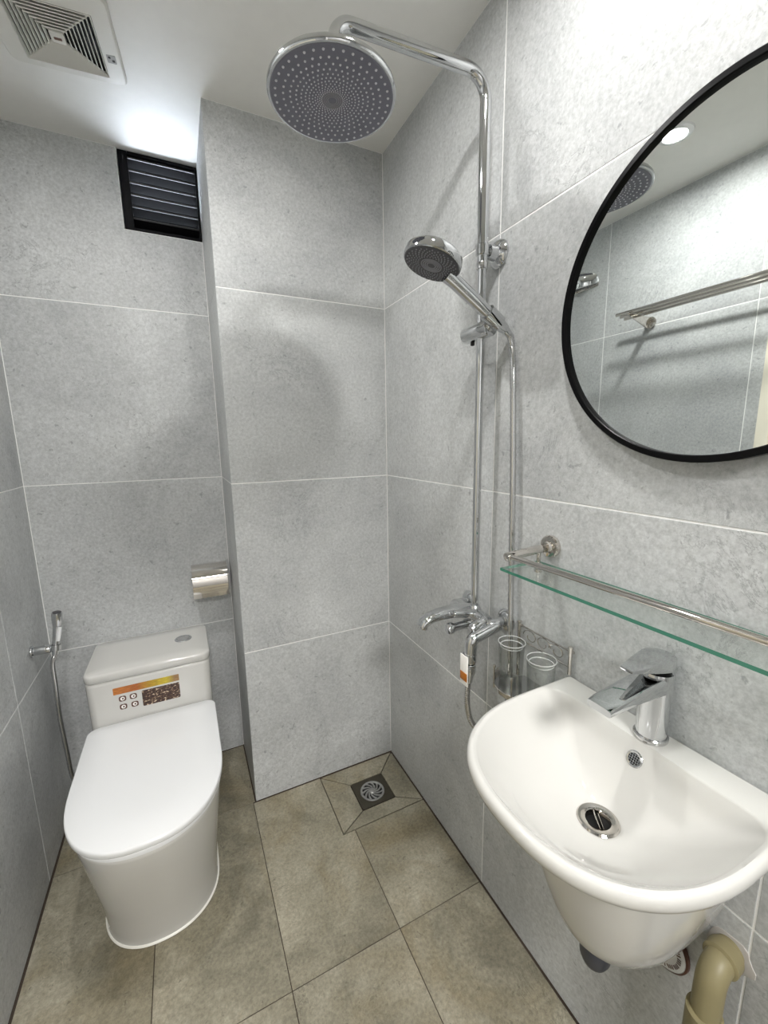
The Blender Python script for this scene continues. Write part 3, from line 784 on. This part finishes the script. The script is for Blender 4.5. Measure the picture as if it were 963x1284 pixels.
# ------------------------------------------------------------------ glass shelf
sh = thing('glass_shelf', 'clear glass shelf with steel guard rail above the basin', 'shelf', (0, -1.075, 1.06))
SHY0, SHY1 = -.783, -1.367
bm = bmesh.new(); box(bm, -.122, -.014, SHY1, SHY0, 1.0575, 1.0635)
bm.normal_update()
for f in bm.faces: f.material_index = 0 if abs(f.normal.z) > .9 else 1
obj('glass_pane', bm, [M['glass'], M['glass_edge']], sh, 0)
RZ = 1.0945
for yy in (-.807, -1.343):
    bm = bmesh.new(); lathe(bm, [(.0245, .0005), (.0245, .008), (.022, .011), (.0135, .012), (.0125, .017), (.0115, .020)], (0, yy, 1.1005), (-1, 0, 0), 32)
    pst = obj('wall_flange', bm, M['steel_bright'], sh)
    bm = bmesh.new(); cyl(bm, (-.016, yy, 1.0995), (-.129, yy + .0, RZ - .001), .0092, 22, .002); obj('post', bm, M['steel_bright'], sh)
    bm = bmesh.new(); cyl(bm, (-.040, yy - .002, 1.092), (-.040, yy - .002, 1.066), .0045, 14); cyl(bm, (-.040, yy - .002, 1.0645), (-.040, yy - .002, 1.068), .0075, 16, .0005)
    cyl(bm, (-.040, yy - .002, 1.0565), (-.040, yy - .002, 1.049), .0085, 16, .001); obj('glass_clamp', bm, M['steel_bright'], sh)
bm = bmesh.new(); tube(bm, [(-.121, -.812, RZ), (-.121, -1.0, RZ + .002), (-.121, -1.338, RZ + .004)], .0056, 18); obj('guard_rail', bm, M['steel_bright'], sh)

# ------------------------------------------------------------------ wash basin
BY, ZR = -1.068, .832
bas = thing('wash_basin', 'white wall-hung ceramic wash basin with half pedestal', 'basin', (0, BY, .83))
def outline(hw, xf, x0, n, xb=-.001, K=48):
    """D outline from the wall, seen from above: list of (x, y)"""
    pts = [(xb, BY + hw), ((xb + x0) / 2, BY + hw)]
    for k in range(K + 1):
        t = PI * k / K; c, s = math.cos(t), math.sin(t)
        pts.append((x0 + (xf - x0) * abs(s) ** (2 / n), BY + hw * math.copysign(abs(c) ** (2 / n), c)))
    pts += [((xb + x0) / 2, BY - hw), (xb, BY - hw)]
    return pts
CXB = -.155
def hit(poly, a, CXB=CXB):
    d = (math.cos(a), math.sin(a)); best = 1e9
    n = len(poly)
    for i in range(n):
        x1, y1 = poly[i][0] - CXB, poly[i][1] - BY; x2, y2 = poly[(i + 1) % n][0] - CXB, poly[(i + 1) % n][1] - BY
        ex, ey = x2 - x1, y2 - y1; den = d[0] * ey - d[1] * ex
        if abs(den) < 1e-12: continue
        t = (x1 * ey - y1 * ex) / den; s = (x1 * d[1] - y1 * d[0]) / den
        if t > 0 and -1e-6 <= s <= 1 + 1e-6: best = min(best, t)
    return best
out_o = outline(.1945, -.3615, -.13, 2.4)
# bowl opening: flat deck behind x = -.062
def bowl_open():
    pts = []; xb, hw, xf, n, rc = -.061, .181, -.3475, 2.35, .035
    for k in range(7):
        t = PI / 2 * k / 6; pts.append((xb - rc + rc * math.cos(t), BY + hw - rc + rc * math.sin(t)))
    for k in range(49):
        t = PI * k / 48; c, s = math.cos(t), math.sin(t)
        pts.append((-.145 + (xf + .145) * abs(s) ** (2 / n), BY + hw * math.copysign(abs(c) ** (2 / n), c)))
    for k in range(7):
        t = PI / 2 * (1 - k / 6); pts.append((xb - rc + rc * math.cos(t), BY - hw + rc - rc * math.sin(t)))
    return pts
out_i = bowl_open()
NB = 128
angs = [2 * PI * k / NB for k in range(NB)]
# put vertices exactly on the two wall corners
for cyy in (.1945, -.1945):
    a = math.atan2(cyy, -.001 - CXB) % (2 * PI)
    j = min(range(NB), key=lambda i: abs(angs[i] - a)); angs[j] = a
Ro = [hit(out_o, a) for a in angs]; Ri = [hit(out_i, a) for a in angs]
def ring(fr, fz):
    out = []
    for i, a in enumerate(angs):
        r = fr(i); out.append(V(min(CXB + r * math.cos(a), -.001), BY + r * math.sin(a), fz(i)))
    return out
rd = .0275; ZDr = .722
def wfront(i): return .5 - .5 * math.cos(angs[i])        # 1 at the front, 0 at the wall
rings_ = []
for hw, xf, z in ((.040, -.150, .494), (.062, -.168, .497), (.080, -.184, .506), (.093, -.197, .522), (.104, -.208, .55), (.115, -.222, .59), (.126, -.238, .64), (.136, -.254, .69), (.146, -.272, .74), (.156, -.290, .772)):
    o = outline(hw, xf, xf * .35, 2.25); cs = xf * .5
    rings_.append([V(min(cs + hit(o, a, cs) * math.cos(a), -.001), BY + hit(o, a, cs) * math.sin(a), z) for a in angs])
rings_.append(ring(lambda i: Ro[i] * .93, lambda i: .798))
rings_.append(ring(lambda i: Ro[i] * .985, lambda i: .808))
rings_.append(ring(lambda i: Ro[i] * 1.0, lambda i: .8165))
rings_.append(ring(lambda i: Ro[i], lambda i: ZR - .010))
rings_.append(ring(lambda i: Ro[i] - .0012, lambda i: ZR - .0045))
rings_.append(ring(lambda i: Ro[i] - .0045, lambda i: ZR - .0010))
rings_.append(ring(lambda i: Ro[i] - .009, lambda i: ZR))
rings_.append(ring(lambda i: max(Ri[i] + .004, Ro[i] - .014) if Ro[i] - Ri[i] < .02 else Ri[i] + .004, lambda i: ZR - .0005))
rings_.append(ring(lambda i: Ri[i], lambda i: ZR - .0016))
def zin(i, f):
    p = 1.35 + 0.55 * wfront(i)
    return ZR - .002 - (ZR - .002 - ZDr - .002) * (1 - f ** p)
for f in (.985, .96, .92, .86, .78, .68, .56, .44, .32, .2, .1, .04):
    rings_.append(ring(lambda i, f=f: rd + .004 + (Ri[i] - rd - .004) * f, lambda i, f=f: zin(i, f)))
rings_.append(ring(lambda i: rd + .002, lambda i: ZDr))
rings_.append(ring(lambda i: rd - .004, lambda i: ZDr - .012))
bm = bmesh.new(); loft(bm, rings_, True, True, True); obj('bowl', bm, M['ceramic'], bas, 50)
# waste: ring, dark hole, half-open flip plug
wc = V(CXB, BY, ZDr)
bm = bmesh.new(); lathe(bm, [(.0185, -.010), (.0180, -.002), (.0192, .0012), (.0235, .0034), (.0300, .0032), (.0325, .0008), (.0320, -.002)], wc, (0, 0, 1), 40, False, False); dr = obj('drain_ring', bm, M['steel_bright'], bas)
bm = bmesh.new(); lathe(bm, [(.0225, -.0112), (.0225, -.0085)], wc, (0, 0, 1), 32); obj('drain_hole', bm, M['dark'], dr)
bm = bmesh.new()
pn = V(.48, -.37, .26).normalized(); lathe(bm, [(.0160, -.0009), (.0168, 0), (.0160, .0009)], wc + V(0, 0, -.003), pn, 32)
lathe(bm, [(.0140, -.0006), (.0147, 0), (.0140, .0006)], wc + V(.0048, -.004, -.005), pn, 32); obj('plug', bm, M['steel_bright'], dr)
# overflow on the back slope
oi = min(range(NB), key=lambda i: min(angs[i], 2 * PI - angs[i]))
f_ = .80; r0 = rd + .004 + (Ri[oi] - rd - .004) * f_; po = V(CXB + r0, BY, zin(oi, f_)); f2 = .7; r2 = rd + .004 + (Ri[oi] - rd - .004) * f2; p2 = V(CXB + r2, BY, zin(oi, f2))
tg_ = (po - p2).normalized(); on_ = V(-tg_.z, 0, tg_.x).normalized()
bm = bmesh.new(); lathe(bm, [(.0135, -.003), (.0135, .001), (.012, .0025), (.0095, .0022), (.0090, .0008)], po, on_, 30); ov = obj('overflow_ring', bm, M['chrome'], bas)
bm = bmesh.new(); lathe(bm, [(.0092, .0009), (.0092, .0014)], po, on_, 24); ovd = obj('overflow_hole', bm, M['dark'], ov)
a_, u_, w_ = basis(on_); bm = bmesh.new()
for q in range(-2, 3):
    ln = math.sqrt(.0092 ** 2 - (q * .0037) ** 2)
    for (d1, d2) in ((u_, w_), (w_, u_)):
        tube(bm, [po + on_ * .0016 + d1 * q * .0037 - d2 * ln, po + on_ * .0016 + d1 * q * .0037 + d2 * ln], .0007, 6)
obj('overflow_grille', bm, M['chrome'], ov)

# basin tap
TXc, TYc = -.036, BY
tap = thing('basin_tap', 'chrome single-lever basin tap standing on the basin deck', 'tap', (TXc, TYc, ZR))
bm = bmesh.new(); lathe(bm, [(.0255, .0002), (.0262, .002), (.0262, .006), (.0245, .008)], (TXc, TYc, ZR), (0, 0, 1), 36); obj('base_ring', bm, M['steel'], tap)
bm = bmesh.new(); lathe(bm, [(.0230, .006), (.0232, .02), (.0236, .06), (.0246, .10), (.0252, .1215), (.0245, .1230)], (TXc, TYc, ZR), (0, 0, 1), 40); obj('tap_body', bm, M['chrome'], tap, 40)
bm = bmesh.new()
loft(bm, [sec((TXc + .004, TYc, .9365), .0235, .0175, .10, 24, 5), sec((TXc - .03, TYc, .9350), .0225, .0145, .10, 24, 5), sec((TXc - .075, TYc, .9345), .0215, .0105, .12, 24, 5), sec((TXc - .125, TYc, .931), .0210, .0075, .12, 24, 5), sec((TXc - .140, TYc, .929), .0200, .0062, .12, 24, 5)])
sp_ = obj('spout', bm, M['chrome'], tap, 40)
bm = bmesh.new(); cyl(bm, (TXc - .118, TYc, .926), (TXc - .119, TYc, .9155), .0115, 24); obj('aerator', bm, M['steel'], sp_)
bm = bmesh.new(); lathe(bm, [(.0205, .122), (.0205, .130), (.0200, .131)], (TXc, TYc, ZR), (0, 0, 1), 32); obj('cartridge_collar', bm, M['black'], tap)
bm = bmesh.new()   # lever: cap over the body drawn out to a flat beak
def lever_ring(s, z, tipx, zt):
    out = []
    for k in range(48):
        t = 2 * PI * k / 48; x, y = math.cos(t), math.sin(t)
        if x < -.25: 
            q = (-x - .25) / .75; xx = -.25 * .0252 - q * (tipx - .25 * .0252)
            yy = math.copysign(.0244 * (1 - .60 * q ** 1.3), y) if q < .9999 else 0
            zz = z + (zt - z) * q
        else: xx, yy, zz = x * .0252, y * .0252, z
        out.append(V(TXc + xx * s, TYc + yy * s, zz))
    return out
loft(bm, [lever_ring(.97, .9625, .080, .973), lever_ring(1.0, .9650, .082, .974), lever_ring(1.0, .9790, .083, .9765), lever_ring(.99, .9805, .0825, .9780), lever_ring(.6, .9830, .06, .9805)])
obj('lever', bm, M['chrome'], tap, 25)

# ------------------------------------------------------------------ wire cup rack and tumblers
rk = thing('cup_rack', 'stainless wire cup rack on the right wall behind the basin corner', 'rack', (0, -.80, .76))
ya, yb, zt, zb = -.733, -.880, .898, .800
zs = .765
for yy in (ya, yb):
    bm = bmesh.new(); tube(bm, [(-.010, yy, zs - .006 if yy == ya else .838), (-.010, yy, zt)], .0042, 14); lathe(bm, [(.0055, 0), (.0055, .004), (.001, .006)], (-.010, yy, zt - .002), (0, 0, 1), 14)
    cyl(bm, (-.010, yy, zt - .012), (-.0005, yy, zt - .012), .004, 12); obj('post', bm, M['steel_bright'], rk)
bm = bmesh.new()
for z in (zt - .008, zt - .044): tube(bm, [(-.010, ya, z), (-.010, yb, z)], .0020, 10)
obj('back_wire', bm, M['steel_bright'], rk)
bm = bmesh.new()                                         # scrolls between the two back wires
for c0, d in ((-.768, 1), (-.806, -1), (-.845, 1)):
    pts = []
    for k in range(30):
        t = k / 29 * 2.1 * PI; r_ = .0200 * (1 - k / 46)
        pts.append(V(-.010, c0 + r_ * math.cos(t) * d * 1.1, zt - .026 + r_ * .85 * math.sin(t)))
    tube(bm, pts, .0011, 8)
obj('scroll', bm, M['steel_bright'], rk)
# bowed tray
def tray_pts(n=25, inset_=0.0, bow=.110):
    out = []
    for k in range(n):
        t = k / (n - 1); y = ya + .026 + (-.868 - ya - .026) * t
        out.append((-(.044 + (bow - .044) * math.sin(PI * t) ** .7), y))
    return out
bm = bmesh.new(); tp = tray_pts()
poly = [(-.040, tp[0][1])] + tp + [(-.006, tp[-1][1]), (-.006, -.752), (-.040, -.744)]
loft(bm, [[V(x, y, zs - .0025) for x, y in poly], [V(x, y, zs) for x, y in poly]]); obj('tray', bm, M['steel'], rk)
bm = bmesh.new(); loft(bm, [[V(x, y, zs - .002) for x, y in tp] + [V(x + .0012, y, zs - .002) for x, y in tp[::-1]], [V(x - .003, y, zs + .010) for x, y in tp] + [V(x - .0018, y, zs + .010) for x, y in tp[::-1]]]); obj('tray_lip', bm, M['steel_bright'], rk)
bm = bmesh.new(); tube(bm, [V(x - .0024, y, zs + .0105) for x, y in tp], .0016, 10); obj('front_wire', bm, M['steel_bright'], rk)
for k in (7, 16):
    x, y = tp[k]; bm = bmesh.new(); tube(bm, [(x - .003, y, zs - .001), (x - .003, y, zs + .050)], .0018, 10); lathe(bm, [(.001, -.0045), (.0036, -.002), (.0036, .002), (.001, .0045)], (x - .003, y, zs + .052), (0, 0, 1), 12); obj('upright', bm, M['steel_bright'], rk)
def tumbler(y, label):
    bm = bmesh.new()
    lathe(bm, [(.001, .0015), (.024, .0015), (.0262, .004), (.0275, .03), (.0290, .075), (.0300, .0985), (.0306, .1010), (.0300, .1025), (.0288, .1010), (.0272, .075), (.0255, .030), (.0235, .010), (.001, .009)], (-.056, y, zs), (0, 0, 1), 40)
    o = obj('glass_tumbler', bm, M['tumbler'], None, 40)
    o['label'] = label; o['category'] = 'glass'; o['group'] = 'glasses in the cup rack'
    bm = bmesh.new()
    for r_, z_ in ((.0302, .1020), (.0258, .0925)): tube(bm, [V(-.056 + r_ * math.cos(2 * PI * k / 48), y + r_ * math.sin(2 * PI * k / 48), zs + z_) for k in range(49)], .00125, 8)
    ri = obj('rim', bm, M['glass_rim_glint'], o)
    bm = bmesh.new(); lathe(bm, [(.020, .0018), (.0245, .0030), (.0245, .0060), (.020, .0075), (.001, .0075)], (-.056, y, zs), (0, 0, 1), 40); fo = obj('foot', bm, M['tumbler'], o)
    return o, ri, fo
t1, *tparts = tumbler(-.757, 'clear glass tumbler in the cup rack, the one next to the shower hose')
t2 = t1.copy(); COL.objects.link(t2); t2.location.y += -.846 + .757
t2['label'] = 'clear glass tumbler in the cup rack, the one nearer the basin tap'
for q_ in tparts:
    c_ = q_.copy(); COL.objects.link(c_); c_.parent = t2

# ------------------------------------------------------------------ pipes under the basin
pp = thing('waste_pipe', 'beige plastic elbow pipe leaving the wall below the basin', 'pipe', (-.05, -1.195, .3))
bm = bmesh.new(); tube(bm, fillet([(-.002, -1.199, .535), (-.054, -1.201, .535), (-.060, -1.201, .42)], .036, 8), .0195, 24); elb = obj('elbow', bm, M['pvc'], pp)
bm = bmesh.new(); lathe(bm, [(.0195, 0), (.0230, .001), (.0238, .004), (.0238, .022), (.0195, .024)], (-.010, -1.199, .535), (-1, -.05, 0), 28); obj('wall_collar', bm, M['pvc'], elb)
bm = bmesh.new(); lathe(bm, [(.0195, -.002), (.0240, 0), (.0240, .05), (.0230, .055), (.0230, .455)], (-.060, -1.201, .458), (0, 0, -1), 28); obj('socket', bm, M['pvc'], pp)
# broken tile patch in the wall around the pipe
bm = bmesh.new(); ra = [.031 * (1 + .28 * math.sin(3.1 * k) * math.cos(1.7 * k + 1)) for k in range(22)]
cpp = V(0, -1.200, .530)
rg = [[cpp + V(-h, math.cos(2 * PI * k / 22) * ra[k] * s, math.sin(2 * PI * k / 22) * ra[k] * s) for k in range(22)] for s, h in ((1.0, -.0010), (.97, .0012), (.5, .003))]
loft(bm, rg); obj('plaster_patch', bm, M['plaster'], wr)
trp = thing('bottle_trap', 'dark grey trap hanging below the basin pedestal', 'trap', (-.08, -1.034, .45))
bm = bmesh.new(); tube(bm, [(-.080, -1.034, .490), (-.080, -1.034, .38), (-.080, -1.034, .356), (-.080, -1.034, .344), (-.080, -1.034, .337), (-.080, -1.034, .334)], [.0285, .0285, .0270, .022, .014, .002], 28); obj('trap_cup', bm, M['rubber'], trp, 60)
bm = bmesh.new(); tube(bm, fillet([(-.080, -1.034, .46), (-.003, -1.034, .46)], .01), .016, 18); obj('trap_outlet', bm, M['rubber'], trp)
wcp = thing('pipe_rosette', 'white round wall rosette with brown marked rim under the basin', 'rosette', (0, -1.105, .43))
cn = V(-1, 0, 0); cc_ = V(0, -1.105, .434)
bm = bmesh.new(); lathe(bm, [(.046, .0008), (.046, .006), (.043, .010), (.020, .013), (.001, .013)], cc_, cn, 40); obj('rosette_disc', bm, M['plastic'], wcp)
bm = bmesh.new(); lathe(bm, [(.0462, .0008), (.0478, .003), (.0470, .0075), (.0442, .0095)], cc_, cn, 48, False, False); obj('rim', bm, M['brown'], wcp)
bm = bmesh.new(); a_, u_, w_ = basis(cn)
for k in range(44):
    t = 2 * PI * k / 44; d = u_ * math.cos(t) + w_ * math.sin(t); e2 = d.cross(cn)
    p0 = cc_ + a_ * .0118 + d * .0345
    tube(bm, [p0 - d * .003, p0 + d * .003 + e2 * .0012 * (k % 3 - 1) - a_ * .0003], .0009, 6)
obj('rim_marks', bm, M['brown'], wcp, kind='stuff')

# ------------------------------------------------------------------ floor drain
fd = thing('floor_drain', 'square dark metal floor drain with round swirl grate', 'drain', ((dx0 + dx1) / 2, (dy0 + dy1) / 2, 0))
dc = V((dx0 + dx1) / 2, (dy0 + dy1) / 2, -.0055); zp = -.0055
bm = bmesh.new()
n = 48; hw_ = (dx1 - dx0) / 2 - .0015; hy_ = (dy1 - dy0) / 2 - .0015; rg_ = .047
sqr = []
for k in range(n):
    t = 2 * PI * k / n; c, s = math.cos(t), math.sin(t); q = max(abs(c) / hw_, abs(s) / hy_); sqr.append(V(dc.x + c / q, dc.y + s / q, 0))
cir = [V(dc.x + rg_ * math.cos(2 * PI * k / n), dc.y + rg_ * math.sin(2 * PI * k / n), 0) for k in range(n)]
zz = lambda pts, z: [V(p.x, p.y, z) for p in pts]
loft(bm, [zz(cir, zp - .004), zz(sqr, zp - .004), zz(sqr, zp), zz(cir, zp), zz(cir, zp - .004)], True, False, False); obj('plate', bm, M['bronze'], fd, 30)
bm = bmesh.new(); lathe(bm, [(.0465, zp - .0045), (.0465, zp - .0038)], (dc.x, dc.y, 0), (0, 0, 1), 40); obj('sump', bm, M['dark'], fd)
bm = bmesh.new(); lathe(bm, [(.0385, zp - .0035), (.0385, zp + .001), (.0400, zp + .0018), (.0455, zp + .0018), (.0465, zp + .001), (.0465, zp - .0035)], (dc.x, dc.y, 0), (0, 0, 1), 48, False, False)
lathe(bm, [(.011, zp - .0035), (.011, zp + .001), (.009, zp + .0022), (.004, zp + .0035), (.001, zp + .0035)], (dc.x, dc.y, 0), (0, 0, 1), 24)
gr = obj('grate', bm, M['drain_steel'], fd, 30)
for j in range(11):
    bm = bmesh.new(); L_, R_ = [], []
    for k in range(8):
        s = k / 7; r_ = .0095 + s * .031; t = 2 * PI * j / 11 + .75 * s ** .8 * math.sin(PI * s * .6)
        wv = (.16 + .05 * s) * (1.15 - .35 * math.sin(PI * s))
        wv = .0026 / r_ + .055
        L_.append(V(dc.x + r_ * math.cos(t - wv), dc.y + r_ * math.sin(t - wv), 0)); R_.append(V(dc.x + r_ * math.cos(t + wv), dc.y + r_ * math.sin(t + wv), 0))
    pl = L_ + R_[::-1]; loft(bm, [zz(pl, zp - .003), zz(pl, zp + .0010)]); obj('swirl_bar', bm, M['drain_steel'], gr, 30)

# ------------------------------------------------------------------ things seen in the mirror on the left wall
rack = thing('towel_rack', 'stainless towel rack with parallel bars on the left wall, seen in the mirror', 'towel rack', (XL, -.45, 1.83))
for k, dpt in enumerate((.055, .10, .145)):
    bm = bmesh.new(); cyl(bm, (XL + dpt, -.150 - .012 * k, 1.842), (XL + dpt, -.850, 1.842), .0065, 16); obj('bar', bm, M['steel_bright'], rack)
for yy in (-.235, -.760):
    bm = bmesh.new()
    a = [V(XL + .001, yy - .003, 1.79), V(XL + .001, yy - .003, 1.834), V(XL + .155, yy - .003, 1.834), V(XL + .155, yy - .003, 1.828), V(XL + .03, yy - .003, 1.79)]
    loft(bm, [a, [q + V(0, .006, 0) for q in a]]); lathe(bm, [(.024, .0005), (.024, .006), (.018, .009)], (XL, yy, 1.812), (1, 0, 0), 24); obj('bracket', bm, M['steel_bright'], rack)
hk = thing('wall_hook', 'chrome wall hook plate high on the left wall, seen at the mirror edge', 'hook', (XL, .1, 2.055))
bm = bmesh.new(); box(bm, XL + .0005, XL + .006, .035, .20, 2.045, 2.080, .002); obj('hook_plate', bm, M['steel_bright'], hk)
for yy in (.065, .117, .170):
    bm = bmesh.new(); tube(bm, fillet([(XL + .004, yy, 2.062), (XL + .035, yy, 2.052), (XL + .045, yy, 2.078)], .01), .006, 12); obj('peg', bm, M['steel_bright'], hk)
